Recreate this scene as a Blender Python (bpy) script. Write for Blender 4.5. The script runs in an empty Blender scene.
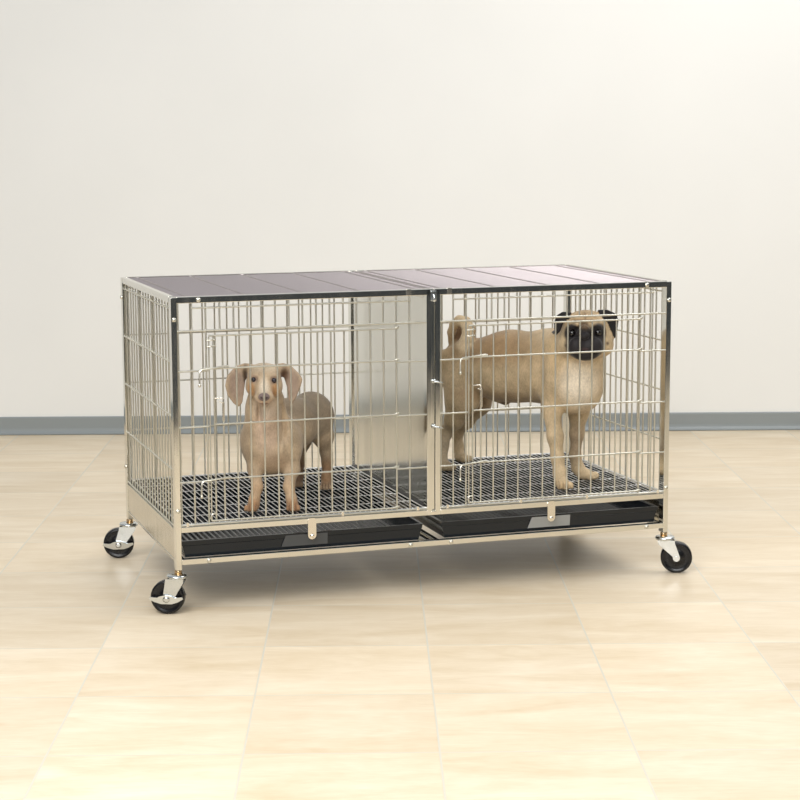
import bpy, bmesh, math, random
import numpy as np
from mathutils import Vector, Matrix

random.seed(7)
SC = bpy.context.scene
COL = SC.collection
PI = math.pi

# ------------------------------------------------------------------ helpers
def lin(r, g, b):
    f = lambda c: (c/255/12.92) if c/255 <= 0.04045 else ((c/255+0.055)/1.055)**2.4
    return (f(r), f(g), f(b), 1.0)

class MB:
    """collects shapes, builds ONE mesh object"""
    def __init__(self):
        self.v, self.f, self.s = [], [], []
    def quad(self, pts, smooth=False):
        n = len(self.v); self.v += [tuple(p) for p in pts]
        self.f.append(tuple(range(n, n+len(pts)))); self.s.append(smooth)
    def box(self, a, b, bev=0.0):
        x0, y0, z0 = a; x1, y1, z1 = b
        if bev <= 0:
            n = len(self.v)
            self.v += [(x0,y0,z0),(x1,y0,z0),(x1,y1,z0),(x0,y1,z0),(x0,y0,z1),(x1,y0,z1),(x1,y1,z1),(x0,y1,z1)]
            for q in ((0,3,2,1),(4,5,6,7),(0,1,5,4),(1,2,6,5),(2,3,7,6),(3,0,4,7)):
                self.f.append(tuple(n+i for i in q)); self.s.append(False)
            return
        bm = bmesh.new(); bmesh.ops.create_cube(bm, size=1)
        bmesh.ops.scale(bm, vec=(x1-x0, y1-y0, z1-z0), verts=bm.verts)
        bmesh.ops.translate(bm, vec=((x0+x1)/2, (y0+y1)/2, (z0+z1)/2), verts=bm.verts)
        bmesh.ops.bevel(bm, geom=bm.edges[:], offset=bev, segments=2, profile=0.5, affect='EDGES')
        self.add_bm(bm); bm.free()
    def add_bm(self, bm, smooth=False, M=None):
        n = len(self.v); bm.verts.index_update()
        for v in bm.verts:
            c = M @ v.co if M else v.co
            self.v.append(tuple(c))
        for f in bm.faces:
            self.f.append(tuple(n+v.index for v in f.verts)); self.s.append(smooth)
    def tube(self, pts, r, n=8, cap=True):
        pts = [Vector(p) for p in pts]; base = len(self.v)
        t0 = (pts[1]-pts[0]).normalized()
        up = Vector((0,0,1)) if abs(t0.z) < .9 else Vector((1,0,0))
        a = t0.cross(up).normalized()
        rs = r if isinstance(r, (list, tuple)) else [r]*len(pts)
        for i, p in enumerate(pts):
            if i == 0: t = t0
            elif i == len(pts)-1: t = (pts[i]-pts[i-1]).normalized()
            else: t = ((pts[i]-pts[i-1]).normalized()+(pts[i+1]-pts[i]).normalized()).normalized()
            a = (a - t*a.dot(t)).normalized(); b = t.cross(a)
            for k in range(n):
                q = p + (a*math.cos(2*PI*k/n)+b*math.sin(2*PI*k/n))*rs[i]
                self.v.append(tuple(q))
        for i in range(len(pts)-1):
            for k in range(n):
                k2 = (k+1) % n
                self.f.append((base+i*n+k, base+i*n+k2, base+(i+1)*n+k2, base+(i+1)*n+k)); self.s.append(True)
        if cap:
            self.caps(base, base+(len(pts)-1)*n, n)
    def caps(self, b, e, n):
        # caps get vertices of their own so they do not bend the smooth normals of the side
        self.quad(self.v[b:b+n][::-1]); self.quad(self.v[e:e+n])
    def lathe(self, prof, M, n=32):
        """prof: list of (radius, height) about local Z"""
        base = len(self.v)
        for r, h in prof:
            for k in range(n):
                a = 2*PI*k/n
                self.v.append(tuple(M @ Vector((r*math.cos(a), r*math.sin(a), h))))
        for i in range(len(prof)-1):
            for k in range(n):
                k2 = (k+1) % n
                self.f.append((base+i*n+k, base+i*n+k2, base+(i+1)*n+k2, base+(i+1)*n+k)); self.s.append(True)
        self.caps(base, base+(len(prof)-1)*n, n)
    def prism(self, poly, M, t):
        """poly in local XY extruded along local Z by t"""
        n = len(self.v); m = len(poly)
        for z in (0, t):
            for x, y in poly: self.v.append(tuple(M @ Vector((x, y, z))))
        self.f.append(tuple(n+i for i in range(m))[::-1]); self.s.append(False)
        self.f.append(tuple(n+m+i for i in range(m))); self.s.append(False)
        for i in range(m):
            j = (i+1) % m
            self.f.append((n+i, n+j, n+m+j, n+m+i)); self.s.append(False)
    def build(self, name, mat, parent=None, mats=None):
        me = bpy.data.meshes.new(name)
        me.from_pydata(self.v, [], self.f); me.update()
        me.polygons.foreach_set('use_smooth', self.s)
        me.materials.append(mat)
        o = bpy.data.objects.new(name, me); COL.objects.link(o)
        if parent: o.parent = parent
        bm = bmesh.new(); bm.from_mesh(me); bmesh.ops.recalc_face_normals(bm, faces=bm.faces); bm.to_mesh(me); bm.free()
        return o

def tag(o, label=None, cat=None, group=None, kind=None):
    if label: o['label'] = label
    if cat: o['category'] = cat
    if group: o['group'] = group
    if kind: o['kind'] = kind
    return o

def empty(name, loc, rz=0):
    o = bpy.data.objects.new(name, None); COL.objects.link(o)
    o.location = loc; o.rotation_euler = (0, 0, rz); o.empty_display_size = .05
    return o

# ------------------------------------------------------------------ materials
def base_mat(name, col, metallic=0.0, rough=0.5, spec=0.5):
    m = bpy.data.materials.new(name); m.use_nodes = True
    b = m.node_tree.nodes['Principled BSDF']
    b.inputs['Base Color'].default_value = col
    b.inputs['Metallic'].default_value = metallic
    b.inputs['Roughness'].default_value = rough
    b.inputs['Specular IOR Level'].default_value = spec
    return m
def N(m, t, **kw):
    n = m.node_tree.nodes.new(t)
    for k, v in kw.items():
        if hasattr(n, k): setattr(n, k, v)
        else: n.inputs[k].default_value = v
    return n
def L(m, a, b): m.node_tree.links.new(a, b)

def noisy(m, scale, vec_scale=(1,1,1), rough=None, bump=0.0, cols=None, detail=4):
    b = m.node_tree.nodes['Principled BSDF']
    tc = N(m, 'ShaderNodeTexCoord'); mp = N(m, 'ShaderNodeMapping'); mp.inputs['Scale'].default_value = vec_scale
    L(m, tc.outputs['Object'], mp.inputs['Vector'])
    no = N(m, 'ShaderNodeTexNoise'); no.inputs['Scale'].default_value = scale; no.inputs['Detail'].default_value = detail
    L(m, mp.outputs['Vector'], no.inputs['Vector'])
    if rough:
        r = N(m, 'ShaderNodeMapRange'); r.inputs['From Min'].default_value = .3; r.inputs['From Max'].default_value = .7
        r.inputs['To Min'].default_value = rough[0]; r.inputs['To Max'].default_value = rough[1]
        L(m, no.outputs['Fac'], r.inputs['Value']); L(m, r.outputs['Result'], b.inputs['Roughness'])
    if cols:
        cr = N(m, 'ShaderNodeValToRGB'); cr.color_ramp.elements[0].color = cols[0]; cr.color_ramp.elements[1].color = cols[1]
        cr.color_ramp.elements[0].position = .3; cr.color_ramp.elements[1].position = .7
        L(m, no.outputs['Fac'], cr.inputs['Fac']); L(m, cr.outputs['Color'], b.inputs['Base Color'])
    if bump:
        bp = N(m, 'ShaderNodeBump'); bp.inputs['Strength'].default_value = bump; bp.inputs['Distance'].default_value = .001
        L(m, no.outputs['Fac'], bp.inputs['Height']); L(m, bp.outputs['Normal'], b.inputs['Normal'])
    return m

M = {}
M['frame'] = noisy(base_mat('polished_steel', (.74,.73,.68,1), 1, .12), 60, (1,1,.15), rough=(.06,.16))
M['wire'] = base_mat('nickel_wire', (.70,.685,.61,1), 1, .33)
M['grate'] = base_mat('grate_wire', (.82,.82,.81,1), 1, .34)
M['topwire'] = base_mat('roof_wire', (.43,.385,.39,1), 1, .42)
M['sheet'] = noisy(base_mat('brushed_steel', (.74,.735,.69,1), 1, .3), 220, (1,1,.01), rough=(.13,.22), bump=.025)
M['skirt'] = noisy(base_mat('skirt_steel', (.60,.575,.51,1), 1, .2), 40, (1,1,.2), rough=(.13,.24))
M['zinc'] = noisy(base_mat('zinc_plate', (.67,.70,.71,1), 1, .25), 60, rough=(.18,.27))
M['brass'] = base_mat('brass_nut', (.72,.52,.30,1), 1, .25)
M['rubber'] = noisy(base_mat('black_rubber', (.005,.005,.006,1), 0, .3, .4), 120, rough=(.2,.3))
M['plastic'] = noisy(base_mat('black_plastic', (.006,.009,.0125,1), 0, .2, .4), 150, rough=(.13,.2))
M['platelab'] = base_mat('grey_plate', (.045,.050,.055,1), 0, .18, .6)
M['platelight'] = base_mat('silver_plate', (.27,.28,.28,1), 0.2, .2, .6)
M['tab'] = base_mat('tab_steel', (.84,.80,.72,1), 1, .22)
M['gasket'] = base_mat('dark_edge', (.02,.02,.02,1), 0, .5)
M['eye_dark'] = base_mat('eye_dark', (.006,.005,.005,1), 0, .04, .7)
M['eye_grey'] = base_mat('eye_grey', lin(46,42,46), 0, .08, .4)

def fur_mat(name):
    m = bpy.data.materials.new(name); m.use_nodes = True
    b = m.node_tree.nodes['Principled BSDF']
    at = N(m, 'ShaderNodeAttribute'); at.attribute_name = 'coat'
    tc = N(m, 'ShaderNodeTexCoord'); mp = N(m, 'ShaderNodeMapping'); mp.inputs['Scale'].default_value = (1,1,.45)
    L(m, tc.outputs['Object'], mp.inputs['Vector'])
    n1 = N(m, 'ShaderNodeTexNoise'); n1.inputs['Scale'].default_value = 330; n1.inputs['Detail'].default_value = 3
    n2 = N(m, 'ShaderNodeTexNoise'); n2.inputs['Scale'].default_value = 38; n2.inputs['Detail'].default_value = 4
    L(m, mp.outputs['Vector'], n1.inputs['Vector']); L(m, tc.outputs['Object'], n2.inputs['Vector'])
    ad = N(m, 'ShaderNodeMath', operation='ADD'); L(m, n1.outputs['Fac'], ad.inputs[0]); L(m, n2.outputs['Fac'], ad.inputs[1])
    mr = N(m, 'ShaderNodeMapRange'); mr.inputs['From Min'].default_value = .6; mr.inputs['From Max'].default_value = 1.4
    mr.inputs['To Min'].default_value = .72; mr.inputs['To Max'].default_value = 1.26
    L(m, ad.outputs[0], mr.inputs['Value'])
    vm = N(m, 'ShaderNodeVectorMath', operation='SCALE'); L(m, at.outputs['Color'], vm.inputs[0]); L(m, mr.outputs['Result'], vm.inputs['Scale'])
    L(m, vm.outputs['Vector'], b.inputs['Base Color'])
    b.inputs['Roughness'].default_value = .62; b.inputs['Specular IOR Level'].default_value = .25
    b.inputs['Sheen Weight'].default_value = .15; b.inputs['Sheen Roughness'].default_value = .4
    bp = N(m, 'ShaderNodeBump'); bp.inputs['Strength'].default_value = .35; bp.inputs['Distance'].default_value = .0015
    L(m, n1.outputs['Fac'], bp.inputs['Height']); L(m, bp.outputs['Normal'], b.inputs['Normal'])
    return m
M['coat_light'] = fur_mat('short_grey_coat')
M['coat_fawn'] = fur_mat('fawn_coat')

# ------------------------------------------------------------------ the room
WALL_Y = 2.083
def room():
    # floor: square beige stone-look tiles, grout lines aligned with the wall
    m = bpy.data.materials.new('stone_tile'); m.use_nodes = True
    b = m.node_tree.nodes['Principled BSDF']
    tc = N(m, 'ShaderNodeTexCoord')
    mp = N(m, 'ShaderNodeMapping'); mp.inputs['Location'].default_value = (0.277, 0.406, 0)
    L(m, tc.outputs['Object'], mp.inputs['Vector'])
    br = N(m, 'ShaderNodeTexBrick'); br.offset = 0; br.squash = 1
    br.inputs['Scale'].default_value = 1; br.inputs['Brick Width'].default_value = .3445; br.inputs['Row Height'].default_value = .3465
    br.inputs['Mortar Size'].default_value = .0024; br.inputs['Mortar Smooth'].default_value = .5
    br.inputs['Color1'].default_value = (0,0,0,1); br.inputs['Color2'].default_value = (1,1,1,1); br.inputs['Mortar'].default_value = (.5,.5,.5,1)
    L(m, mp.outputs['Vector'], br.inputs['Vector'])
    st = N(m, 'ShaderNodeMapping'); st.inputs['Scale'].default_value = (2.2, 9, 1); L(m, tc.outputs['Object'], st.inputs['Vector'])
    # shift the veining per tile
    cmb = N(m, 'ShaderNodeVectorMath', operation='MULTIPLY_ADD'); cmb.inputs[1].default_value = (7,3,9)
    L(m, br.outputs['Color'], cmb.inputs[0]); L(m, st.outputs['Vector'], cmb.inputs[2])
    n1 = N(m, 'ShaderNodeTexNoise'); n1.inputs['Scale'].default_value = 1.3; n1.inputs['Detail'].default_value = 8; n1.inputs['Roughness'].default_value = .62; n1.inputs['Distortion'].default_value = .6
    L(m, cmb.outputs[0], n1.inputs['Vector'])
    n2 = N(m, 'ShaderNodeTexNoise'); n2.inputs['Scale'].default_value = 14; n2.inputs['Detail'].default_value = 6
    L(m, cmb.outputs[0], n2.inputs['Vector'])
    cr = N(m, 'ShaderNodeValToRGB'); e = cr.color_ramp.elements
    e[0].position = .28; e[0].color = lin(*FLOOR_A); e[1].position = .72; e[1].color = lin(*FLOOR_B)
    mx0 = N(m, 'ShaderNodeMix', data_type='FLOAT'); mx0.inputs[0].default_value = .25
    L(m, n1.outputs['Fac'], mx0.inputs[2]); L(m, n2.outputs['Fac'], mx0.inputs[3])
    L(m, mx0.outputs[0], cr.inputs['Fac'])
    tv = N(m, 'ShaderNodeMapRange'); tv.inputs['To Min'].default_value = .94; tv.inputs['To Max'].default_value = 1.04
    L(m, br.outputs['Color'], tv.inputs['Value'])
    vs = N(m, 'ShaderNodeVectorMath', operation='SCALE'); L(m, cr.outputs['Color'], vs.inputs[0]); L(m, tv.outputs['Result'], vs.inputs['Scale'])
    mx = N(m, 'ShaderNodeMix', data_type='RGBA'); L(m, br.outputs['Fac'], mx.inputs[0]); L(m, vs.outputs[0], mx.inputs[6]); mx.inputs[7].default_value = lin(*GROUT)
    L(m, mx.outputs[2], b.inputs['Base Color'])
    b.inputs['Roughness'].default_value = .32; b.inputs['Specular IOR Level'].default_value = .35
    rr = N(m, 'ShaderNodeMapRange'); rr.inputs['To Min'].default_value = .26; rr.inputs['To Max'].default_value = .46; L(m, n2.outputs['Fac'], rr.inputs['Value']); L(m, rr.outputs['Result'], b.inputs['Roughness'])
    bp = N(m, 'ShaderNodeBump'); bp.inputs['Strength'].default_value = .3; bp.inputs['Distance'].default_value = .002; bp.invert = True
    L(m, br.outputs['Fac'], bp.inputs['Height']); L(m, bp.outputs['Normal'], b.inputs['Normal'])
    f = MB(); f.box((-4.5,-2.7,-.06), (4.5, WALL_Y+.15, 0)); tag(f.build('floor', m), kind='structure')
    # wall
    w = noisy(base_mat('wall_paint', lin(*WALL_C), 0, .75, .25), 2.0, cols=(lin(*WALL_C), lin(*[c+3 for c in WALL_C])), detail=2)
    q = MB(); q.box((-4.5, WALL_Y, 0), (4.5, WALL_Y+.15, 3.0)); tag(q.build('wall_back', w), kind='structure')
    # vinyl cove base
    bm_ = noisy(base_mat('vinyl_base', lin(*BASE_C), 0, .45, .4), 30, rough=(.38,.5))
    prof = [(0,.001),(-.016,.001),(-.0165,.004),(-.011,.008),(-.0065,.014),(-.005,.022),(-.005,.061),(-.003,.0645),(0,.0645)]
    s = MB()
    for i in range(len(prof)-1):
        (a, b1), (c, d) = prof[i], prof[i+1]
        s.quad([(-4.5,WALL_Y+a,b1),(4.5,WALL_Y+a,b1),(4.5,WALL_Y+c,d),(-4.5,WALL_Y+c,d)], smooth=True)
    tag(s.build('baseboard_back', bm_), kind='structure')

# ------------------------------------------------------------------ the cage
LX, W, H, Z0 = 1.22, 0.623, 0.616, 0.101        # length, depth, frame height, height of the post feet
CAGE_RZ = math.radians(17.51)
def cage_pt(x, y, z=0.0):
    """cage corner coordinates -> the cage root's local space"""
    return (x-LX/2, y-W/2, z+Z0)

class CB(MB):
    """mesh builder working in corner coordinates of the cage"""
    def cbox(self, a, b, bev=.0012): self.box(cage_pt(*a), cage_pt(*b), bev)
    def wire(self, a, b, r=.0021, n=8): self.tube([cage_pt(*a), cage_pt(*b)], r, n)
    def path(self, pts, r=.0021, n=8): self.tube([cage_pt(*p) for p in pts], r, n)

PW, PD = .0128, .025      # post face width, post depth
X1, X2 = .5965, .6170     # the two centre posts
SP = .03186               # wire spacing
VX = [.0465+SP*k for k in range(17)]
HZ = (.5395, .450, .324, .200)         # front horizontals
HB = (.469, .348, .226)                # side and back horizontals

def cage():
    root = empty('dog_cage', (0,0,0), CAGE_RZ)
    tag(root, 'chrome steel wire double dog cage on four black casters holding two dogs', 'dog cage')
    # posts
    for x in (0, X1, X2, LX-PW):
        for y in (0, W-PD):
            c = CB(); c.cbox((x, y, 0 if x in (0, LX-PW) else (.0855 if y == 0 else .070)), (x+PW, y+PD, H-.001)); c.build('post', M['frame'], root)
    # rails along the length
    RT = .0145
    for y in (0, W-PW):
        dz = 0 if y == 0 else -.0155
        c = CB(); c.cbox((X1-.002, y+.0006, .0862+dz), (X2+PW+.002, y+PW, .0978+dz)); c.build('middle_rail', M['frame'], root)
        for x0, x1 in ((PW, .6122), (.6140, LX-PW)):
            c = CB(); c.cbox((x0, y, H-RT), (x1, y+PW, H)); c.build('top_rail', M['frame'], root)
        for x0, x1 in ((PW, X1), (X2+PW, LX-PW)):
            c = CB(); c.cbox((x0, y, .0855+dz), (x1, y+PW, .0985+dz)); c.build('middle_rail', M['frame'], root)
        c = CB(); c.cbox((PW, y, .0118), (LX-PW, y+PW, .0248)); c.build('bottom_rail', M['frame'], root)
    # cross rails along the depth
    for x in (0, LX-PW, X1, X2):
        dz = 0 if x in (0, LX-PW) else -.0080
        c = CB(); c.cbox((x, PD, H-RT+dz), (x+PW, W-PD, H+dz)); c.build('top_rail', M['frame'], root)
    c = CB(); c.cbox((X1+PW+.001, .004, .0855), (X2-.001, .012, H-.006), 0); c.build('joining_strip', M['frame'], root)
    for x in (X1, X2):
        c = CB(); c.cbox((x, PW, .0118), (x+PW, W-PW, .0248)); c.build('tray_runner', M['frame'], root)
    for x in (PW+.0005, LX-PW-.0085):
        c = CB(); c.cbox((x, PW, .0118), (x+.008, W-PW, .0248)); c.build('tray_runner', M['frame'], root)
    # solid skirts at both ends
    for x in (.0015, LX-.0035):
        c = CB(); c.cbox((x, PD, .018), (x+.002, W-PD, .0925), 0)
        xo = x-.0015 if x < .5 else x+.001
        c.cbox((xo, PD, .0795), (xo+.0035, W-PD, .0925), .0008); c.cbox((xo, PD, .0165), (xo+.0035, W-PD, .0215), .0008)
        c.build('end_skirt', M['skirt'], root)
    c = CB(); c.cbox((PW, W-.0150, .0255), (LX-PW, W-.0135, .0990), 0); c.build('back_dark_sheet', M['gasket'], root)  # dark sheet added behind the grate to keep its rear cells black
    # front panels and doors, one of each per compartment
    def front(off, mirror_w):
        yw = .0065
        c = CB()
        for k, x in enumerate(VX):
            if k in (0, 1, 15, 16): c.wire((x+off, yw, .0985), (x+off, yw, H-RT))
            else: c.wire((x+off, yw, HZ[0]), (x+off, yw, H-RT))
        x0, x1 = (.0165+off, .595+off)
        for x in (x0,): c.wire((x, yw, .0985), (x, yw, H-RT), .0016)
        c.wire((VX[0]+off-.002, yw-.004, .5905), (VX[16]+off+.002, yw-.004, .5905))
        c.wire((x0-.004, yw-.004, HZ[0]), (x1+.002, yw-.004, HZ[0]), .0023)
        for z in HZ[1:]:
            c.wire((x0-.004, yw-.004, z), (VX[1]+off+.003, yw-.004, z))
            c.wire((VX[15]+off-.003, yw-.004, z), (x1+.002, yw-.004, z))
        c.wire((x0-.004, yw-.0035, .1015), (x1+.002, yw-.0035, .1015))
        c.build('front_wire_panel', M['wire'], root)
        for x in ((.028, .391, .5745) if off == 0 else (.031, .216, .387, .575)):
            t = CB(); t.cbox((x+off-.003, .0, .0985), (x+off+.003, .0022, .1085), .0008); t.build('wire_clip', M['tab'], root)
        # door
        d = CB(); yd = .0045
        dx = [.1159+.03149*k for k in range(13)]
        xa, xb = .0955, VX[15]
        for x in [xa]+dx: d.wire((x+off, yd+.003, .1085), (x+off, yd+.003, .5275))
        for z in (.5275, .1085): d.wire((xa+off-.012, yd-.002, z), (xb+off+.001, yd-.002, z))
        for z in (.4535, .3278, .2035):
            d.wire((xa+off, yd-.002, z), (xb+off+.002, yd-.002, z))
        for z in (.4535, .3278, .2035, .5275, .1085):         # hinge eyes round the panel wire
            pts = [(xb+off+.0052*math.cos(a), yw+.0052*math.sin(a), z+.0006*a) for a in [i*PI/6 for i in range(12)]]
            d.path(pts, .0017, 6)
        dr = d.build('door', M['wire'], root)
        # slam latch: an upright rod with loops and two hanging handles
        l = CB(); l.wire((.0835+off, .001, .1085), (.0835+off, .001, .525), .0016)
        for z in (.518, .504): l.path([(.078+off, .0, z), (.080+off, -.004, z), (.096+off, -.004, z+.001), (.099+off, .002, z)], .0018, 6)
        l.build('latch_rod', M['wire'], dr)
        for z in (.4555, .2035):
            h = CB()
            h.path([(.128+off, -.003, z+.002), (.122+off, -.004, z+.0035), (.092+off, -.005, z), (.066+off, -.005, z-.002), (.061+off, -.006, z-.006), (.0595+off, -.0065, z-.014), (.0595+off, -.007, z-.036)], .0021, 8)
            h.lathe([(.0005,-.0045),(.0028,-.003),(.0034,0),(.0028,.003),(.0005,.0045)], Matrix.Translation(cage_pt(.0595+off, -.007, z-.037)), 10)
            h.build('latch_handle', M['wire'], dr)
        s = CB(); s.path([(.094+off, .0, .387), (.110+off, -.002, .388), (.1135+off, -.003, .384), (.1135+off, -.003, .377)], .0017, 6)
        s.path([(.104+off, -.002, .3795), (.111+off, -.003, .3775), (.1135+off, -.003, .377)], .0015, 6)
        s.cbox((.1105+off, -.0042, .336), (.116+off, -.0026, .377), .0006); s.build('latch_spring', M['tab'], dr)
        g = CB(); g.path([(.0835+off+.007*math.cos(a)+.004, -.003, .1175+.008*math.sin(a)) for a in [PI*.35+i*PI*.11 for i in range(13)]], .0018, 6); g.build('latch_loop', M['wire'], dr)
        # tab that drops in front of the tray
        tx = (.3165 if off == 0 else .2932)+off
        poly = [(-.0098,.004),(-.0098,-.031)]+[(.0098*math.cos(a), -.031+.0098*math.sin(a)) for a in [PI+i*PI/8 for i in range(1,8)]]+[(.0098,-.031),(.0098,.004),(.006,.009),(-.006,.009)]
        o = CB(); Mx = Matrix.Translation(cage_pt(tx, -.0005, .0905)) @ Matrix.Rotation(PI/2, 4, 'X')
        o.prism(poly, Mx, .0018)
        o.lathe([(.0052,0),(.0052,.001),(.004,.0026),(.0015,.0032)], Matrix.Translation(cage_pt(tx, -.002, .058)) @ Matrix.Rotation(PI/2, 4, 'X'), 14)
        o.build('tray_catch', M['tab'], root)
    front(0, 0); front(X2, 0)
    # back and end panels
    for off in (0, X2):
        c = CB(); yb = W-.0065
        for x in VX+[.0165]: c.wire((x+off, yb, .083), (x+off, yb, H-RT))
        for z in HB: c.wire((.010+off, yb+.004, z), (.598+off, yb+.004, z))
        c.wire((.010+off, yb+.004, .5885), (.598+off, yb+.004, .5885)); c.wire((.010+off, yb+.004, .087), (.598+off, yb+.004, .087))
        c.build('back_wire_panel', M['wire'], root)
    for xe, s in ((.0065, -1), (LX-.0065, 1)):
        c = CB(); n = 18
        for k in range(n): 
            y = .036+k*(W-.072)/(n-1); c.wire((xe, y, .0925), (xe, y, H-RT))
        for z in HB+(.5885, .0975): c.wire((xe+s*.004, PD-.004, z), (xe+s*.004, W-PD+.004, z))
        c.build('end_wire_panel', M['wire'], root)
    # roof: close-set wires along the length with a few cross wires
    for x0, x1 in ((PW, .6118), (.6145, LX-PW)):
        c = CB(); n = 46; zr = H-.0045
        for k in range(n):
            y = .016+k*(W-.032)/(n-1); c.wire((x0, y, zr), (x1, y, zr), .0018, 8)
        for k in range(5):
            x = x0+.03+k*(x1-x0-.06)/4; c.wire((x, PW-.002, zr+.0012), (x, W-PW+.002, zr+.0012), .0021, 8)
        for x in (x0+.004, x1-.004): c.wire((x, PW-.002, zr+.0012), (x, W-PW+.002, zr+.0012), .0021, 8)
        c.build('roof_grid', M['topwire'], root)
    # divider
    c = CB(); c.cbox((.6005, PD+.001, .106), (.6045, W-PD-.001, H-RT-.0085), .0006); c.build('divider_panel', M['sheet'], root)
    c = CB(); c.cbox((.595, PD, .0995), (.6075, W-PD, .106), 0); c.build('divider_foot', M['gasket'], root)
    # floor grates
    for x0, x1 in ((.016, .594), (X2+.016, LX-.016)):
        c = CB(); n = 46; zg = .1015
        for k in range(n):
            x = x0+k*(x1-x0)/(n-1); c.wire((x, .014, zg), (x, W-.014, zg), .00112, 6)
        for k in range(7):
            y = .016+k*(W-.032)/6; c.wire((x0, y, zg-.0018), (x1, y, zg-.0018), .0010, 6)
        for y in (.0145, W-.0145): c.wire((x0-.003, y, zg), (x1+.003, y, zg), .0013, 6)
        for x in (x0-.001, x1+.001): c.wire((x, .014, zg), (x, W-.014, zg), .0018, 6)
        c.build('floor_grate', M['grate'], root)
    # bolts and joint clips
    def bolt(x, z, y=0.0, r=.0052, nx=0):
        if nx: Mx = Matrix.Translation(cage_pt(x, y, z)) @ Matrix.Rotation(-PI/2, 4, 'Y')
        else: Mx = Matrix.Translation(cage_pt(x, y, z)) @ Matrix.Rotation(PI/2, 4, 'X')
        c = CB(); c.lathe([(r,-.0005),(r,.001),(r*.8,.0028),(r*.4,.0036)], Mx, 14); c.build('bolt', M['wire'], root)
    for x, z in ((.0064,.566),(.0064,.135),(LX-.0064,.571),(LX-.0064,.112),(.062,.6085),(1.155,.609),(.075,.0183),(.556,.0183),(.656,.0183),(1.163,.0183)): bolt(x, z)
    for z in (.566, .135): bolt(0, z, W-.012, .0052, 1)
    for x in (.553, .652):
        c = CB(); c.cbox((x-.006, -.0015, .602), (x+.006, .006, .6175), .001); c.build('joint_clip', M['tab'], root)
    c = CB(); c.cbox((.606, -.003, .588), (.620, .002, .612), .0015); c.path([(.613,-.003,.602),(.613,-.006,.596),(.613,-.004,.588)], .004, 8); c.build('joint_clip', M['zinc'], root)
    c = CB(); c.cbox((.606, -.002, .086), (.620, .002, .0955), .0012); c.build('joint_clip', M['tab'], root)
    for z in (.400, .294):
        c = CB(); c.path([(.6125, -.001, z+.002), (.613, -.006, z+.002), (.620, -.008, z), (.632, -.005, z-.003), (.6365, .002, z-.004), (.634, .008, z-.004)], .0019, 8)
        c.lathe([(.0055,0),(.0055,.003),(.003,.005)], Matrix.Translation(cage_pt(.6125, -.0005, z+.002)) @ Matrix.Rotation(PI/2, 4, 'X'), 12)
        c.build('panel_hook', M['zinc'], root)
    # casters
    def caster(x, y, rz, brake, tr=.0245):
        k = MB(); e = cage_pt(x, y, 0)
        Mz = Matrix.Translation(e) @ Matrix.Rotation(rz, 4, 'Z')
        # stem, raceway and a fork whose legs reach the axle; trail towards local +X
        k.lathe([(.0045,.010),(.0045,-.008)], Mz, 14)
        k.lathe([(.010,-.0105),(.0225,-.0115),(.0245,-.015),(.0225,-.0185),(.012,-.020)], Mz @ Matrix.Translation((.003,0,0)), 28)
        ax = -.0625
        for s in (-1, 1):
            yo = .0168
            poly = [(-.0150,-.0185),(.0265,-.0185),(.0275,-.026),(tr+.0085,ax+.002)]
            poly += [(tr+.0085*math.cos(a), ax+.0085*math.sin(a)) for a in [-i*PI/7 for i in range(8)]]
            poly += [(tr-(.0200 if brake else .0095),ax+.004),(-.0135,-.028)]
            Mq = Mz @ Matrix.Translation((0, s*yo+.0009, 0)) @ Matrix.Rotation(PI/2, 4, 'X')
            k.prism(poly, Mq, .0018)
        bm = bmesh.new(); bmesh.ops.create_cube(bm, size=1); bmesh.ops.scale(bm, vec=(.030,.0336,.002), verts=bm.verts)
        k.add_bm(bm, M=Mz @ Matrix.Translation((.003,0,-.0195))); bm.free()
        k.lathe([(.0058,-.0200),(.0058,.0200)], Mz @ Matrix.Translation((tr,0,ax)) @ Matrix.Rotation(PI/2, 4, 'X'), 14)
        cst = k.build('caster', M['zinc'], root)
        n = MB(); n.lathe([(.0075,-.001),(.0085,-.002),(.0085,-.0065),(.0075,-.009)], Mz, 6); n.lathe([(.0095,-.009),(.0095,-.0105)], Mz, 18); n.build('stem_nut', M['brass'], cst)
        w = MB(); R = .0385
        w.lathe([(.007,-.0125),(.014,-.0130),(.016,-.0105),(.030,-.0105),(.033,-.0125),(.0365,-.0122),(R,-.008),(R,.008),(.0365,.0122),(.033,.0125),(.030,.0105),(.016,.0105),(.014,.0130),(.007,.0125)],
                Mz @ Matrix.Translation((tr,0,ax)) @ Matrix.Rotation(PI/2, 4, 'X'), 48)
        w.build('wheel', M['rubber'], cst)
        if brake:
            b = MB()
            poly = [(-.020,.004),(-.013,.008),(0,.011),(.013,.008),(.020,.004),(.037,.005),(.039,-.001),(.026,-.008),(.012,-.013),(-.012,-.013),(-.026,-.008),(-.039,.001),(-.037,.006)]
            for s in (-1, 1):
                Mq = Mz @ Matrix.Translation((tr+.001, s*.0195+.001, ax-.002)) @ Matrix.Rotation(PI/2-.35*s, 4, 'X')
                b.prism(poly, Mq, .002)
                b.lathe([(.008,-.001),(.008,.0015),(.004,.0035)], Mz @ Matrix.Translation((tr, s*.0205, ax-.0015)) @ Matrix.Rotation(PI/2 if s < 0 else -PI/2, 4, 'X'), 12)
            b.build('brake_lever', M['zinc'], cst)
    hx, hy = PW/2, PD/2
    caster(hx, hy, math.radians(180-17.5-6), True)
    caster(hx, W-hy, math.radians(180-17.5+4), True, .029)
    caster(LX-hx+.002, hy, math.radians(-17.5-8), False, .0315)
    caster(LX-hx, W-hy, math.radians(-17.5+30), False)
    return root

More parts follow.
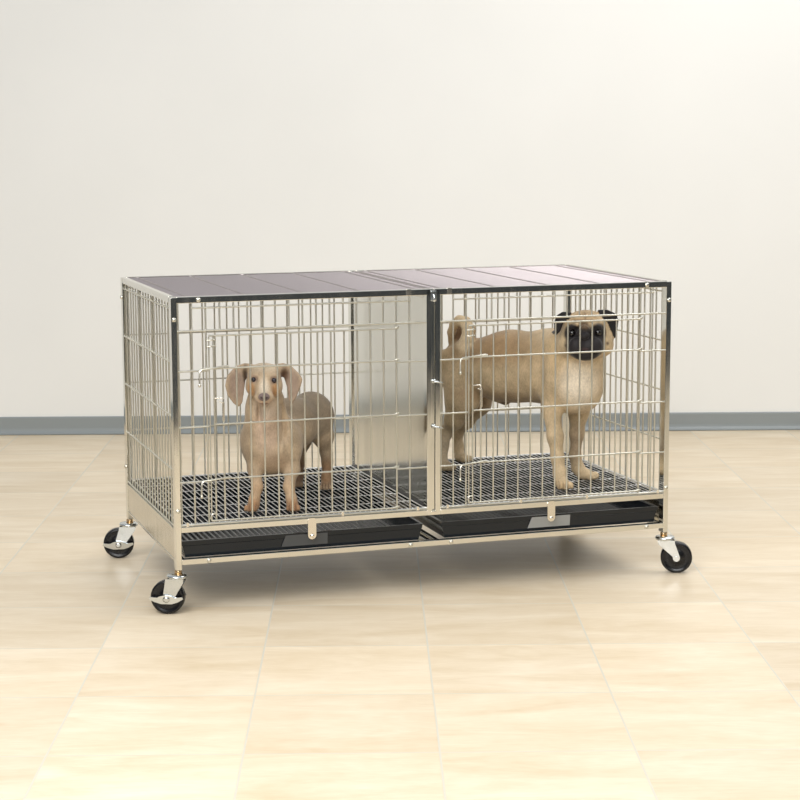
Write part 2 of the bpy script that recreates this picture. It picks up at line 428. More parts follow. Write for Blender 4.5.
# ------------------------------------------------------------------ trays
def tray(name, a0, a1, lx0, lx1, lab, label, light):
    cx = (a0+a1)/2
    ca, sa = math.cos(CAGE_RZ), math.sin(CAGE_RZ)
    lx, ly = cx-LX/2, .31-W/2
    root = empty(name, (ca*lx-sa*ly, sa*lx+ca*ly, Z0+.0252), CAGE_RZ)
    tag(root, label, 'tray', 'drip trays under the cage floor')
    hw = (a1-a0)/2; y0, y1 = .0135-.31, W-.024-.31; h = .0385
    p = MB(); s = .014; rim = .006; t = .0025
    def ring(x, ya, yb, z): return [(-x,ya,z),(x,ya,z),(x,yb,z),(-x,yb,z)]
    rings = [ring(hw-s+.004, y0+.006, y1-.006, 0), ring(hw-s+.010, y0+.0042, y1-.004, .026), ring(hw-s+.0115, y0+.0022, y1-.002, .0275), ring(hw-.002, y0, y1, h-.003), ring(hw, y0-.0, y1, h), ring(hw-rim, y0+rim, y1-rim, h), ring(hw-rim-.001, y0+rim+.001, y1-rim-.001, h-.003), ring(hw-s-t+.004, y0+.011, y1-.011, t)]
    n = len(p.v)
    for r in rings: p.v += r
    for i in range(len(rings)-1):
        for k in range(4):
            k2 = (k+1) % 4; p.f.append((n+i*4+k, n+i*4+k2, n+(i+1)*4+k2, n+(i+1)*4+k)); p.s.append(False)
    p.f.append((n,n+3,n+2,n+1)); p.s.append(False)
    e = n+(len(rings)-1)*4; p.f.append((e,e+1,e+2,e+3)); p.s.append(False)
    m = int((2*hw-.05)/.0135)                      # ribs added to the pan floor; their stripes imitate the grate's reflection
    for k in range(m):
        x = -hw+.027+k*.0135
        p.quad([(x,y0+.02,t),(x+.0035,y0+.02,t+.0045),(x+.0035,y1-.02,t+.0045),(x,y1-.02,t)]); p.quad([(x+.0035,y0+.02,t+.0045),(x+.007,y0+.02,t),(x+.007,y1-.02,t),(x+.0035,y1-.02,t+.0045)])
    p.build('pan', M['plastic'], root)
    q = MB(); u0, u1 = lx0-cx, lx1-cx
    q.quad([(u0,y0+.0025,.008),(u1,y0+.0025,.008),(u1,y0-.0004,.0345),(u0+.010,y0-.0004,.0345)])
    q.quad([(u0,y0+.0045,.008),(u1,y0+.0045,.008),(u1,y0+.0016,.0345),(u0+.010,y0+.0016,.0345)])
    for a, b in ((0,1),(1,2),(2,3),(3,0)):
        F = [(u0,y0+.0025,.008),(u1,y0+.0025,.008),(u1,y0-.0004,.0345),(u0+.010,y0-.0004,.0345)]
        q.quad([F[a], F[b], (F[b][0],F[b][1]+.002,F[b][2]), (F[a][0],F[a][1]+.002,F[a][2])])
    o = q.build('front_plate', M['platelight'] if light else M['platelab'], root)
    o['label'] = 'pale silver plate on the tray front' if light else 'smooth grey plate on the tray front'

# ------------------------------------------------------------------ animals: a smooth field meshed as one skin
def smin(a, b, k):
    h = np.maximum(k-np.abs(a-b), 0)/k
    return np.minimum(a, b)-h*h*k*.25

class Skin:
    def __init__(self, lo, hi, h):
        self.h = h; self.lo = np.array(lo, float)
        self.n = np.ceil((np.array(hi)-self.lo)/h).astype(int)+1
        self.d = np.full(self.n, .08, np.float32)
    def sub(self, lo, hi, m):
        a = np.clip(np.floor((np.array(lo)-m-self.lo)/self.h).astype(int), 0, self.n-1)
        b = np.clip(np.ceil((np.array(hi)+m-self.lo)/self.h).astype(int)+1, 1, self.n)
        ax = [self.lo[i]+self.h*np.arange(a[i], b[i]) for i in range(3)]
        X, Y, Z = np.meshgrid(*ax, indexing='ij', sparse=True)
        return tuple(slice(a[i], b[i]) for i in range(3)), X, Y, Z
    def put(self, sl, d, k, op):
        c = self.d[sl]
        if op == 'add': self.d[sl] = smin(c, d, k)
        else: self.d[sl] = -smin(-c, d, k)
    def cone(self, a, ra, b, rb, k=.02, op='add'):
        a, b = np.array(a, float), np.array(b, float); R = max(ra, rb)
        sl, X, Y, Z = self.sub(np.minimum(a,b)-R, np.maximum(a,b)+R, k+.02)
        ba = b-a; L2 = (ba*ba).sum()
        t = np.clip(((X-a[0])*ba[0]+(Y-a[1])*ba[1]+(Z-a[2])*ba[2])/max(L2,1e-9), 0, 1)
        d = np.sqrt((X-a[0]-t*ba[0])**2+(Y-a[1]-t*ba[1])**2+(Z-a[2]-t*ba[2])**2)-(ra+(rb-ra)*t)
        self.put(sl, d, k, op)
    def chain(self, pts, k=.02):
        for (a, ra), (b, rb) in zip(pts[:-1], pts[1:]): self.cone(a, ra, b, rb, k)
    def ell(self, c, r, k=.015, op='add', rz=0.0, rx=0.0):
        c, r = np.array(c, float), np.array(r, float); R = r.max()
        sl, X, Y, Z = self.sub(c-R, c+R, k+.02)
        x, y, z = X-c[0], Y-c[1], Z-c[2]
        if rz: x, y = x*math.cos(rz)+y*math.sin(rz), -x*math.sin(rz)+y*math.cos(rz)
        if rx: y, z = y*math.cos(rx)+z*math.sin(rx), -y*math.sin(rx)+z*math.cos(rx)
        k0 = np.sqrt((x/r[0])**2+(y/r[1])**2+(z/r[2])**2)
        k1 = np.sqrt((x/r[0]**2)**2+(y/r[1]**2)**2+(z/r[2]**2)**2)+1e-9
        self.put(sl, k0*(k0-1)/k1, k, op)
    def flap(self, poly, o, U, V, t, bend=0.0, rnd=.003, k=.008, yfun=None):
        """a thin leathery flap: polygon in the plane (o; U, V), thickness t, arched by bend"""
        o, U, V = np.array(o, float), np.array(U, float), np.array(V, float)
        U /= np.linalg.norm(U); V -= U*(U@V); V /= np.linalg.norm(V); Nn = np.cross(U, V)
        P = np.array(poly, float)
        pts = o+P[:,:1]*U+P[:,1:]*V
        sl, X, Y, Z = self.sub(pts.min(0)-.015, pts.max(0)+.015, k+.02)
        x, y, z = X-o[0], Y-o[1], Z-o[2]
        u = x*U[0]+y*U[1]+z*U[2]; v = x*V[0]+y*V[1]+z*V[2]; w = x*Nn[0]+y*Nn[1]+z*Nn[2]
        uc, vc = P[:,0].mean(), P[:,1].mean(); su = max(P[:,0].max()-P[:,0].min(), .01)
        w = w-bend*(((u-uc)/su*2)**2)
        d2 = np.full(u.shape, 1e9); inside = np.zeros(u.shape, bool)
        for i in range(len(P)):
            a, b = P[i], P[(i+1) % len(P)]; e = b-a
            tt = np.clip(((u-a[0])*e[0]+(v-a[1])*e[1])/(e@e), 0, 1)
            d2 = np.minimum(d2, (u-a[0]-tt*e[0])**2+(v-a[1]-tt*e[1])**2)
            c = ((a[1] > v) != (b[1] > v)) & (u < e[0]*(v-a[1])/(e[1] if abs(e[1]) > 1e-12 else 1e-12)+a[0])
            inside ^= c
        s = np.sqrt(d2)*np.where(inside, -1, 1)+rnd
        q = np.abs(w)-t+rnd
        d = np.minimum(np.maximum(s, q), 0)+np.sqrt(np.maximum(s,0)**2+np.maximum(q,0)**2)-rnd
        self.put(sl, d, k, 'add')
    def mesh(self, smooth=2):
        d = self.d; s = d < 0
        cs = np.zeros(np.array(d.shape)-1, np.int8)
        for i in (0,1):
            for j in (0,1):
                for k in (0,1): cs += s[i:d.shape[0]-1+i, j:d.shape[1]-1+j, k:d.shape[2]-1+k]
        act = (cs > 0) & (cs < 8); idx = np.full(act.shape, -1, np.int64)
        I = np.argwhere(act); idx[act] = np.arange(len(I))
        acc = np.zeros((len(I),3)); cnt = np.zeros(len(I))
        cor = [(i,j,k) for i in (0,1) for j in (0,1) for k in (0,1)]
        for a in cor:
            for b in cor:
                if sum(b)-sum(a) == 1 and all(y >= x for x, y in zip(a, b)):
                    da = d[I[:,0]+a[0], I[:,1]+a[1], I[:,2]+a[2]]; db = d[I[:,0]+b[0], I[:,1]+b[1], I[:,2]+b[2]]
                    m = (da < 0) != (db < 0); t = np.where(m, da/np.where(m, da-db, 1), 0)
                    acc += np.where(m[:,None], np.array(a)+t[:,None]*(np.array(b)-np.array(a)), 0); cnt += m
        V = self.lo+self.h*(I+acc/cnt[:,None])
        F = []
        for ax in range(3):
            o1, o2 = [(1,2),(2,0),(0,1)][ax]
            sa = [slice(None)]*3; sb = [slice(None)]*3; sa[ax] = slice(0,-1); sb[ax] = slice(1,None)
            ch = s[tuple(sa)] != s[tuple(sb)]; E = np.argwhere(ch)
            E = E[(E[:,o1] > 0) & (E[:,o2] > 0) & (E[:,o1] < act.shape[o1]) & (E[:,o2] < act.shape[o2])]
            def g(p, q):
                e = E.copy(); e[:,o1] -= p; e[:,o2] -= q; return idx[e[:,0], e[:,1], e[:,2]]
            Q = np.stack([g(1,1), g(0,1), g(0,0), g(1,0)], 1)
            fl = s[E[:,0], E[:,1], E[:,2]]
            Q = np.where(fl[:,None], Q, Q[:,::-1]); F.append(Q)
        F = np.concatenate(F)
        for it in range(smooth):
            e = np.concatenate([F[:,[i,(i+1)%4]] for i in range(4)])
            S = np.zeros_like(V); C = np.zeros(len(V))
            for c in range(3): S[:,c] = np.bincount(e[:,0], V[e[:,1],c], len(V))+np.bincount(e[:,1], V[e[:,0],c], len(V))
            C = np.bincount(e[:,0], minlength=len(V))+np.bincount(e[:,1], minlength=len(V))
            V = V+.5*(S/C[:,None]-V)
        self.V, self.F = V, F
        return V, F
    def front(self, x, z, rad=.004):
        """Y of the nearest skin towards the viewer's side (-Y) at this X, Z"""
        m = (np.abs(self.V[:,0]-x) < rad) & (np.abs(self.V[:,2]-z) < rad)
        return self.V[m,1].min()

def paint(V, base, spots):
    C = np.tile(np.array(lin(*base))[:3], (len(V),1))
    for s in spots:
        c, r, col, soft = s[:4]; amt = s[4] if len(s) > 4 else 1.0
        q = np.sqrt((((V-np.array(c))/np.array(r))**2).sum(1))
        w = np.clip((1+soft-q)/(2*soft), 0, 1); w = amt*w*w*(3-2*w)
        C = C*(1-w[:,None])+np.array(lin(*col))[:3]*w[:,None]
    return C

def skin_object(name, V, F, C, mat, parent, base):
    me = bpy.data.meshes.new(name)
    me.from_pydata((V-np.array(base)).tolist(), [], F.tolist()); me.update()
    me.polygons.foreach_set('use_smooth', [True]*len(F))
    at = me.color_attributes.new('coat', 'FLOAT_COLOR', 'POINT')
    at.data.foreach_set('color', np.concatenate([C, np.ones((len(C),1))], 1).ravel())
    me.materials.append(mat)
    o = bpy.data.objects.new(name, me); COL.objects.link(o); o.parent = parent
    return o

def eyeball(c, r, mat, parent, base, sq=(1,1,1)):
    bm = bmesh.new(); bmesh.ops.create_uvsphere(bm, u_segments=20, v_segments=14, radius=r)
    b = MB(); b.add_bm(bm, True, Matrix.Translation(Vector(c)-Vector(base)) @ Matrix.Diagonal((*sq,1))); bm.free()
    return b.build('eye', mat, parent)

def paw(S, c, size, heading, toes=4, k=.006):
    """paw block plus separate toes fanned along heading (radians, 0 = +X), with clefts between them"""
    c = np.array(c, float); hx, hy = math.cos(heading), math.sin(heading)
    S.ell(c, (size*1.15, size*.92, size*.74), k*1.6, rz=heading)
    at = lambda f, l, z: c+np.array([hx*f-hy*l, hy*f+hx*l, z])
    for i in range(toes):
        s = (i-(toes-1)/2)/((toes-1)/2)
        f = size*(1.24-.24*s*s); l = size*.76*s
        S.ell(at(f, l, -size*.10), (size*.52, size*.30, size*.52), .0016, rz=heading+s*.25)
        S.cone(at(f+size*.42, l*1.06, -size*.26), size*.10, at(f+size*.66, l*1.1, -size*.50), size*.05, .002)
    for i in range(toes-1):
        l = size*.76*(i-(toes-2)/2)/((toes-1)/2)
        S.cone(at(size*.95, l*.9, size*.55), size*.05, at(size*1.75, l, -size*.1), size*.10, .004, 'cut')

GZ = .2050     # top of the grate wires

def dachshund():
    S = Skin((-.44,-.44,GZ-.004), (-.07,.14,.575), .0026)
    # trunk
    S.cone((-0.2813,-0.215,0.3585), .058, (-0.2465,-0.135,0.3768), .0575, .04)
    S.cone((-0.2465,-0.135,0.3768), .0565, (-0.1971,-0.055,0.385), .0515, .035)
    S.ell((-0.1961,-0.045,0.3872), (.049,.055,.053), .03)
    S.ell((-0.2896,-0.24,0.3507), (.056,.055,.066), .025)
    S.ell((-0.2807,-0.235,0.3259), (.050,.050,.045), .03)
    S.ell((-0.2553,-0.22,0.34), (.040,.045,.048), .03)
    S.ell((-0.3199,-0.245,0.3494), (.029,.036,.046), .02)
    # neck
    S.cone((-0.2945,-0.285,0.4924), .034, (-0.2937,-0.272,0.4341), .0405, .03)
    S.cone((-0.2937,-0.272,0.4341), .0405, (-0.2912,-0.248,0.3688), .054, .035)
    # front legs
    S.chain([((-0.3168,-0.262,0.3332),.027),((-0.3216,-0.27,0.2942),.0165),((-0.3159,-0.285,0.2541),.0118),((-0.3228,-0.295,0.2252),.0116),((-0.3244,-0.301,0.2146),.0105)], .012)
    S.chain([((-0.2424,-0.25,0.3282),.029),((-0.2354,-0.258,0.2914),.0172),((-0.2427,-0.275,0.2517),.0118),((-0.2362,-0.288,0.2256),.0112),((-0.2342,-0.294,0.2149),.0105)], .012)
    paw(S, (-0.325,-0.311,0.213), .0155, -PI/2-.25)
    paw(S, (-0.2328,-0.303,0.2119), .0155, -PI/2+.1)
    # hind legs
    S.chain([((-0.1863,-0.05,0.373),.037),((-0.1672,-0.045,0.3347),.0245),((-0.1594,-0.028,0.2868),.0128),((-0.1579,-0.018,0.265),.0118),((-0.1605,-0.03,0.2269),.0105),((-0.1611,-0.038,0.2133),.0105)], .014)
    paw(S, (-0.1619,-0.05,0.2119), .0145, -PI/2+.05)
    S.chain([((-0.217,-0.015,0.3702),.042),((-0.2229,-0.005,0.3185),.024),((-0.229,0.012,0.2703),.0128),((-0.2294,0.02,0.2562),.0118),((-0.2306,0.008,0.2254),.0105),((-0.2317,0.0,0.2142),.0105)], .014)
    paw(S, (-0.2325,-0.012,0.2115), .0145, -PI/2)
    S.ell((-0.2535,-0.295,0.4044), (.007,.03,.040), .020, 'cut'); S.ell((-0.3075,-0.318,0.4271), (.006,.02,.030), .014, 'cut')
    # tail, hanging behind
    S.chain([((-0.1896,-0.005,0.4136),.017),((-0.1812,0.035,0.3724),.011),((-0.1798,0.06,0.3279),.008),((-0.178,0.075,0.2896),.005)], .02)
    # head
    S.ell((-0.2951,-0.312,0.5135), (.0390,.046,.0325), .014)
    S.ell((-0.2956,-0.3,0.5259), (.031,.038,.020), .014)
    S.cone((-0.2943,-0.33,0.5008), .0265, (-0.292,-0.378,0.481), .0142, .014)
    S.cone((-0.2948,-0.325,0.4816), .0215, (-0.2926,-0.369,0.467), .0105, .010)
    S.ell((-0.2923,-0.374,0.4701), (.0125,.010,.0062), .006)
    S.ell((-0.3202,-0.32,0.495), (.017,.024,.020), .012); S.ell((-0.2689,-0.32,0.4947), (.017,.024,.020), .012)
    S.ell((-0.3156,-0.34,0.5243), (.010,.009,.006), .008); S.ell((-0.2705,-0.34,0.5233), (.010,.009,.006), .008)
    S.ell((-0.3048,-0.372,0.4791), (.010,.012,.010), .008); S.ell((-0.2798,-0.372,0.4789), (.010,.012,.010), .008)
    S.ell((-0.3151,-0.354,0.5174), (.0072,.006,.0062), .006, 'cut'); S.ell((-0.2695,-0.354,0.5155), (.0072,.006,.0062), .006, 'cut')
    # mouth crease
    S.cone((-0.3065,-0.384,0.4693), .0016, (-0.2914,-0.392,0.4658), .0016, .003, 'cut'); S.cone((-0.2914,-0.392,0.4658), .0016, (-0.2771,-0.384,0.4691), .0016, .003, 'cut')
    # nose leather
    S.ell((-0.2914,-0.389,0.4814), (.0138,.0085,.0098), .003)
    for s in (-1, 1): S.ell((-0.2909+s*0.0061,-0.3985,0.4804), (.0026,.004,.0021), .002, 'cut')
    # ears: broad hanging flaps, lifted a little away from the cheeks
    EL = [(-0.3282,-0.29,0.5423), (-0.342,-0.29,0.5459), (-0.3606,-0.29,0.5402), (-0.3795,-0.29,0.5193), (-0.3845,-0.29,0.4983), (-0.3791,-0.29,0.4749), (-0.3666,-0.29,0.4561), (-0.3552,-0.29,0.4466), (-0.3469,-0.29,0.4571), (-0.3431,-0.29,0.4817), (-0.3396,-0.29,0.5097), (-0.3284,-0.29,0.5283)]
    ER = [(-0.2658,-0.29,0.5396), (-0.2519,-0.29,0.5454), (-0.2357,-0.29,0.5418), (-0.2174,-0.29,0.5253), (-0.2072,-0.29,0.5124), (-0.212,-0.29,0.4949), (-0.2215,-0.29,0.4715), (-0.2334,-0.29,0.4505), (-0.2402,-0.29,0.4646), (-0.2433,-0.29,0.4904), (-0.25,-0.29,0.5138), (-0.2614,-0.29,0.5279)]
    for E, sl in ((EL, .28), (ER, -.28)):
        o = np.array(E[0])+np.array([0,.004,0])
        S.flap([((q[0]-o[0])*1.10, (q[2]-o[2])*1.02) for q in E], o, (1, sl, 0), (0, .06, 1), .0042, bend=.006, rnd=.0035, k=.010)
    S.ell((-0.3326,-0.296,0.5338), (.012,.013,.010), .012); S.ell((-0.2576,-0.296,0.5333), (.012,.013,.010), .012)
    V, F = S.mesh(2)
    tan = (176,155,128); 
    sp = [
        ((-0.1933,-0.05,0.4127), (.075,.12,.055), (128,115,97), .5, .85),       # grey-brown back and rump
        ((-0.2444,-0.12,0.4062), (.06,.09,.035), (124,111,94), .5, .75),
        ((-0.158,-0.03,0.3072), (.03,.05,.05), (160,140,114), .5, .6),
        ((-0.2903,-0.305,0.3922), (.030,.04,.060), (188,164,143), .6, .75),     # pinkish chest
        ((-0.2916,-0.31,0.4445), (.024,.03,.030), (196,180,162), .6, .7),
        ((-0.2787,-0.28,0.3123), (.04,.05,.022), (164,140,116), .5, .6),
        ((-0.3407,-0.25,0.348), (.02,.05,.05), (150,132,110), .6, .6),
        ((-0.3214,-0.338,0.494), (.0095,.03,.017), (176,130,84), .45, .8),     # tan cheek patches
        ((-0.2699,-0.338,0.4914), (.0085,.03,.017), (178,132,86), .45, .8),
        ((-0.2924,-0.365,0.4987), (.010,.03,.022), (212,199,178), .5, .75),     # pale blaze and muzzle
        ((-0.2923,-0.375,0.4679), (.022,.03,.010), (196,168,144), .4, .8),
        ((-0.2942,-0.32,0.5436), (.03,.04,.012), (202,187,162), .5, .6),
        ((-0.3159,-0.348,0.5173), (.0105,.02,.0092), (134,112,98), .4, .8), ((-0.2696,-0.348,0.5151), (.0105,.02,.0092), (134,112,98), .4, .8),
        ((-0.3614,-0.29,0.4935), (.022,.03,.046), (150,130,116), .35, .85),       # ears
        ((-0.2282,-0.29,0.4927), (.022,.03,.044), (150,130,116), .35, .85),
        ((-0.3378,-0.29,0.5214), (.0075,.03,.022), (72,56,42), .45, .95), ((-0.2511,-0.29,0.5209), (.013,.03,.019), (84,60,44), .45, .95),
        ((-0.3271,-0.315,0.215), (.028,.04,.016), (150,108,70), .5, .8), ((-0.2332,-0.31,0.2133), (.028,.04,.016), (146,104,68), .5, .8),
        ((-0.3165,-0.29,0.2432), (.02,.03,.03), (186,152,116), .5, .6), ((-0.2399,-0.28,0.2407), (.02,.03,.03), (184,152,118), .5, .6),
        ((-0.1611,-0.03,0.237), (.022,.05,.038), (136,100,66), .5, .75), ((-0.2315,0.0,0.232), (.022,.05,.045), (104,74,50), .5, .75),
        *[(tuple(np.array(q)+np.array([dx,-.012,.0])), (.0022,.02,.008), (84,60,44), .5, .7) for q in ((-0.325,-0.311,0.213), (-0.2328,-0.303,0.2119), (-0.1619,-0.05,0.2119)) for dx in (-.0075,0,.0075)],  # dark streaks painted in the toe clefts as their shade
        ((-0.291,-0.395,0.4822), (.0146,.012,.0106), (112,98,94), .15, 1), 
        ((-0.297,-0.398,0.4804), (.003,.01,.0026), (44,36,36), .3, 1), ((-0.2848,-0.398,0.4803), (.003,.01,.0026), (44,36,36), .3, 1),
        ((-0.2918,-0.385,0.4648), (.011,.02,.0022), (108,80,70), .4, .8),
    ]
    C = paint(V, tan, sp)
    base = (-.245,-.17,GZ)
    root = empty('dog', base)
    tag(root, 'small grey-tan dachshund with hanging ears standing in left compartment facing front', 'dog', 'dogs in the cage')
    skin_object('body', V, F, C, M['coat_light'], root, base)
    for px in ((-0.3164,-0.34,0.5157), (-0.2702,-0.34,0.5138)):
        y = S.front(px[0], px[2])
        eyeball((px[0], y+.0028, px[2]), .0060, M['eye_grey'], root, base)

def pug():
    S = Skin((.08,-.20,GZ-.004), (.60,.44,.665), .0029)
    # trunk
    S.cone((0.428,0.055,0.4794), .086, (0.3122,0.15,0.4808), .081, .05)
    S.cone((0.3122,0.15,0.4808), .081, (0.212,0.235,0.4655), .074, .05)
    S.ell((0.1995,0.245,0.4643), (.062,.065,.072), .03)
    S.ell((0.4006,0.085,0.4935), (.075,.075,.080), .04)
    S.ell((0.4523,0.0,0.4663), (.072,.068,.078), .04)
    S.ell((0.4656,0.005,0.428), (.052,.050,.045), .03)
    # neck
    S.cone((0.4662,-0.045,0.5586), .056, (0.4446,0.0,0.4888), .072, .04)
    S.cone((0.4481,-0.01,0.5398), .060, (0.4157,0.06,0.5016), .072, .04)
    # near front leg (left of the pair)
    S.chain([((0.4103,0.0,0.444),.043),((0.3983,-0.012,0.3958),.0235),((0.4065,-0.03,0.3259),.0186),((0.4115,-0.038,0.2746),.0150),((0.417,-0.048,0.2362),.0152),((0.4188,-0.056,0.2201),.0150)], .014)
    paw(S, (0.4206,-0.07,0.2164), .0195, -PI/2+.25)
    # far front leg
    S.chain([((0.4796,0.04,0.4179),.036),((0.4732,0.058,0.3722),.0235),((0.4712,0.07,0.3193),.0168),((0.4678,0.08,0.2586),.0132),((0.4755,0.078,0.228),.0142),((0.4851,0.072,0.2162),.014)], .014)
    paw(S, (0.4942,0.062,0.2141), .0190, -.62)
    # near hind leg
    S.chain([((0.1871,0.205,0.4251),.050),((0.1864,0.19,0.3881),.043),((0.1677,0.205,0.3363),.0245),((0.1494,0.232,0.3005),.0140),((0.1394,0.226,0.2619),.0115),((0.1378,0.205,0.2259),.0125)], .016)
    paw(S, (0.1411,0.19,0.2167), .0190, -PI/2+.55)
    # far hind leg
    S.chain([((0.234,0.3,0.4199),.046),((0.2309,0.29,0.3681),.036),((0.2046,0.315,0.3137),.0185),((0.181,0.35,0.276),.0135),((0.1849,0.348,0.2383),.0118),((0.1871,0.338,0.2183),.0128)], .016)
    paw(S, (0.1918,0.325,0.2138), .0175, -PI/2+.75)
    S.ell((0.3554,-0.028,0.488), (.014,.012,.055), .03, 'cut'); S.ell((0.2474,0.055,0.4578), (.020,.018,.050), .03, 'cut')
    # belly tuft
    S.cone((0.2674,0.165,0.4119), .020, (0.2947,0.15,0.388), .008, .014)
    # curled tail
    S.chain([((0.1392,0.235,0.4842),.030),((0.159,0.212,0.4987),.0225),((0.1841,0.196,0.5173),.0200),((0.2008,0.196,0.5431),.0180),((0.2049,0.202,0.5683),.0165),((0.1963,0.21,0.5869),.0150),((0.1812,0.218,0.5914),.0130),((0.1674,0.226,0.5802),.0115),((0.1612,0.234,0.5599),.0105),((0.1616,0.242,0.533),.0090)], .006)
    S.ell((0.1789,0.25,0.5424), (.022,.012,.036), .008)
    # head: broad, flat-faced
    S.ell((0.4748,-0.075,0.5888), (.0585,.058,.0505), .02)
    S.ell((0.4739,-0.08,0.6162), (.048,.045,.025), .02)
    S.ell((0.435,-0.085,0.5609), (.028,.036,.030), .02); S.ell((0.5128,-0.085,0.5617), (.028,.036,.030), .02)
    S.ell((0.4689,-0.118,0.5596), (.044,.030,.031), .014)
    S.ell((0.4464,-0.136,0.563), (.0205,.016,.0225), .007); S.ell((0.4861,-0.136,0.5628), (.0205,.016,.0225), .007)
    S.ell((0.4677,-0.126,0.5424), (.029,.021,.0145), .007)
    # nose roll, brow wrinkles
    S.cone((0.4471,-0.138,0.5958), .0055, (0.4633,-0.142,0.6094), .0065, .006); S.cone((0.4831,-0.138,0.5968), .0055, (0.4633,-0.142,0.6094), .0065, .006)
    S.ell((0.463,-0.146,0.5898), (.0125,.010,.0095), .005)
    for s in (-1, 1):
        S.ell((0.4619+s*0.0067,-0.1565,0.5881), (.0024,.004,.0026), .002, 'cut')
        S.cone((0.4663+s*0.0361,-0.1260,0.6065), .0055, (0.4655+s*0.0180,-0.1330,0.6157), .0055, .006)
        S.cone((0.4668+s*0.0241,-0.1200,0.6288), .0045, (0.4664+s*0.0048,-0.1240,0.6244), .0045, .007)
        S.cone((0.4662+s*0.0053,-0.1260,0.6210), .0038, (0.4673+s*0.0048,-0.1150,0.6391), .0038, .005)
        S.ell((0.4655+s*0.0308,-0.1340,0.5953), (.0105,.007,.0095), .006, 'cut')
        S.cone((0.4639+s*0.0072,-0.1520,0.5576), .0018, (0.4665+s*0.0361,-0.1300,0.5465), .0018, .003, 'cut')
    S.cone((0.4632,-0.156,0.5785), .0018, (0.4639,-0.152,0.5588), .0018, .003, 'cut')
    S.cone((0.4566,-0.153,0.5577), .0018, (0.4709,-0.153,0.5576), .0018, .003, 'cut')
    # ears: folded triangles
    EL = [(0.4343,-0.085,0.6425), (0.4149,-0.085,0.6438), (0.4004,-0.085,0.6342), (0.3933,-0.085,0.6172), (0.3946,-0.085,0.6001), (0.4008,-0.085,0.5843), (0.4104,-0.085,0.5952), (0.4163,-0.085,0.6146), (0.432,-0.085,0.6291)]
    ER = [(0.5021,-0.085,0.6482), (0.5239,-0.085,0.648), (0.5508,-0.085,0.6357), (0.5558,-0.085,0.6187), (0.5513,-0.085,0.5968), (0.5442,-0.085,0.5761), (0.5343,-0.085,0.5945), (0.5243,-0.085,0.6164), (0.5071,-0.085,0.6336)]
    for E, sl in ((EL, -.55), (ER, .55)):
        o = np.array(E[0])+np.array([0,-.020,0])
        S.flap([((q[0]-o[0])*1.08, q[2]-o[2]) for q in E], o, (1, sl, 0), (0, .10, 1), .0048, bend=-.005, rnd=.004, k=.008)
    V, F = S.mesh(2)
    fawn = (194,172,138)
    dark = (40,37,38)
    sp = [
        ((0.2948,0.16,0.5337), (.17,.16,.045), (146,118,84), .5, .9),          # darker saddle
        ((0.1997,0.25,0.5056), (.05,.08,.05), (162,138,106), .5, .6),
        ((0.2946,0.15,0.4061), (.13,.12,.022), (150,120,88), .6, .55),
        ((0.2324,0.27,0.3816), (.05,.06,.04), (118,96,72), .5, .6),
        ((0.4619,-0.07,0.4607), (.045,.06,.060), (228,216,196), .6, .95),       # pale bib
        ((0.4075,-0.02,0.5412), (.028,.06,.06), (216,186,140), .5, .6),
        ((0.1432,0.21,0.2541), (.03,.05,.05), (212,196,170), .5, .6),
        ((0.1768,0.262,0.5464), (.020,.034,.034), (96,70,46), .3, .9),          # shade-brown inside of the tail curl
        ((0.194,0.19,0.549), (.024,.028,.052), (214,194,160), .4, .8),
        ((0.4194,-0.075,0.2112), (.03,.05,.014), (196,168,128), .5, .6),
        *[(tuple(np.array((0.4207,-0.07,0.2139))+np.array([dx,-.018,.0])), (.0026,.02,.010), (96,78,56), .5, .75) for dx in (-.010,0,.010)],  # cleft shade painted between the near forepaw's toes
        ((0.4714,0.07,0.3014), (.022,.05,.06), (160,140,116), .5, .75),  # far foreleg greyed, its inner shading put into the coat colour
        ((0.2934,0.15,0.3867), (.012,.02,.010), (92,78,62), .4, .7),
        ((0.4679,-0.11,0.6362), (.04,.06,.016), (178,150,114), .5, .7),
        ((0.4662,-0.135,0.5652), (.0485,.062,.0385), dark, .13, 1),            # black mask
        ((0.435,-0.128,0.5948), (.0225,.04,.0225), dark, .2, 1), ((0.4975,-0.128,0.5956), (.0225,.04,.0225), dark, .2, 1),
        ((0.4637,-0.14,0.5959), (.025,.03,.016), dark, .25, .95),
        ((0.4635,-0.14,0.614), (.013,.03,.008), (92,72,56), .4, .8),
        ((0.4548,-0.12,0.624), (.011,.03,.0035), (96,72,52), .5, .7), ((0.4789,-0.12,0.6239), (.011,.03,.0035), (96,72,52), .5, .7),
        ((0.4668,-0.12,0.6348), (.003,.03,.012), (100,76,54), .5, .6),
        ((0.4641,-0.15,0.5573), (.008,.02,.004), (66,48,48), .4, .6),
        ((0.4685,-0.115,0.5192), (.016,.04,.007), (206,190,168), .4, .8),
        ((0.4227,-0.11,0.5638), (.004,.03,.004), (60,48,40), .5, .8), ((0.5217,-0.11,0.5681), (.004,.03,.004), (60,48,40), .5, .8),
    ]
    C = paint(V, fawn, sp)
    # black ears
    def inpoly(E, g):
        c = np.mean([np.array(e) for e in E], 0); Q = [np.array(e) for e in E]
        r = np.zeros(len(V), bool)
        for i in range(len(Q)):
            a, b = Q[i], Q[(i+1) % len(Q)]
            a = c+(a-c)*g; b = c+(b-c)*g
            r ^= ((a[2] > V[:,2]) != (b[2] > V[:,2])) & (V[:,0] < (b[0]-a[0])*(V[:,2]-a[2])/((b[2]-a[2]) or 1e-9)+a[0])
        return r & (V[:,1] < .0)
    for E in (EL, ER):
        m = inpoly(E, 1.12); C[m] = np.array(lin(34,32,34))[:3]
    base = (.32,.14,GZ)
    root = empty('dog', base)
    tag(root, 'fawn pug with black face and curled tail standing in right compartment', 'dog', 'dogs in the cage')
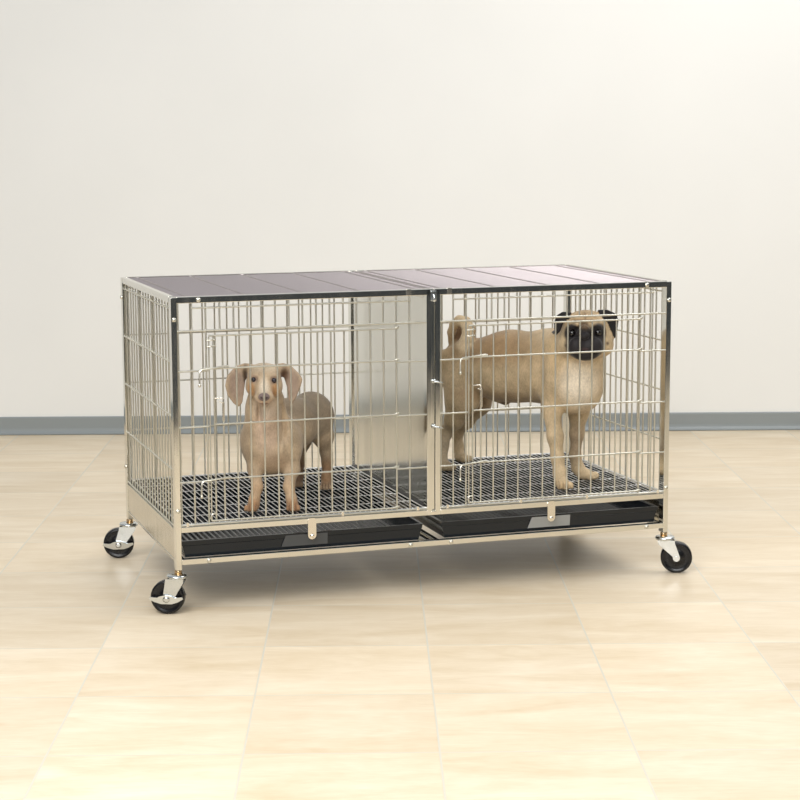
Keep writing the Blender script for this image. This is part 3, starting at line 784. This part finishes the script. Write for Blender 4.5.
    skin_object('body', V, F, C, M['coat_fawn'], root, base)
    for px in ((0.4363,-0.12,0.5934), (0.4982,-0.12,0.5953)):
        y = S.front(px[0], px[2])
        eyeball((px[0], y+.0035, px[2]), .0098, M['eye_dark'], root, base)

# ------------------------------------------------------------------ light and camera
def light(name, loc, target, size, power, col=(1,1,1), sy=None):
    l = bpy.data.lights.new(name, 'AREA'); l.energy = power; l.color = col
    l.shape = 'RECTANGLE'; l.size = size; l.size_y = sy or size
    o = bpy.data.objects.new(name, l); COL.objects.link(o); o.location = loc
    o.rotation_euler = (Vector(target)-Vector(loc)).to_track_quat('-Z', 'Y').to_euler()
    return o

FLOOR_A, FLOOR_B, GROUT = (204,183,150), (231,218,196), (205,199,184)
WALL_C, BASE_C = (231,231,228), (140,146,147)
room()
cage()
tray('drip_tray', .0145, .5915, .248, .358, True, 'black plastic drip tray under the left compartment, grey plate on its front', False)
tray('drip_tray', .6365, 1.2010, .8567, .966, True, 'black plastic drip tray under the right compartment, pale silver plate on its front', True)
dachshund()
pug()

light('softbox_key', (-1.3,-3.0,3.0), (0,-.2,.2), 2.4, 112, (1,.99,.985), 1.8)
light('softbox_top', (1.8,.4,2.9), (.4,.2,.3), 2.4, 58, (1,.99,.98), 1.6)
light('softbox_fill', (-.1,-3.9,1.75), (.1,1.2,.7), 2.0, 66, (1,.995,.985), 1.4)
wd = bpy.data.worlds.new('studio'); SC.world = wd; wd.use_nodes = True
nt = wd.node_tree; bg = nt.nodes['Background']
tc = nt.nodes.new('ShaderNodeTexCoord'); sx = nt.nodes.new('ShaderNodeSeparateXYZ'); cr = nt.nodes.new('ShaderNodeValToRGB')
nt.links.new(tc.outputs['Generated'], sx.inputs[0]); nt.links.new(sx.outputs['Z'], cr.inputs['Fac'])
cr.color_ramp.elements[0].position = .12; cr.color_ramp.elements[0].color = (.06,.064,.066,1)
cr.color_ramp.elements[1].position = .75; cr.color_ramp.elements[1].color = (.5,.52,.53,1)
nt.links.new(cr.outputs['Color'], bg.inputs['Color']); bg.inputs['Strength'].default_value = 1.0

cam = bpy.data.cameras.new('camera'); co = bpy.data.objects.new('camera', cam); COL.objects.link(co)
cam.sensor_width = 36; cam.lens = 1891.17/800*36; cam.clip_end = 60
r_, u_, f_ = Vector((0.99985168,-0.01673893,-0.00405373)), Vector((0.00639797,0.1424657,0.98977906)), Vector((0.01599033,0.98965819,-0.14255167))
mt = Matrix((( r_.x,u_.x,-f_.x,-0.0516646),(r_.y,u_.y,-f_.y,-4.6385067),(r_.z,u_.z,-f_.z,1.0846233),(0,0,0,1)))
co.matrix_world = mt
SC.camera = co
SC.view_settings.view_transform = 'Standard'; SC.view_settings.look = 'None'; SC.view_settings.exposure = 0
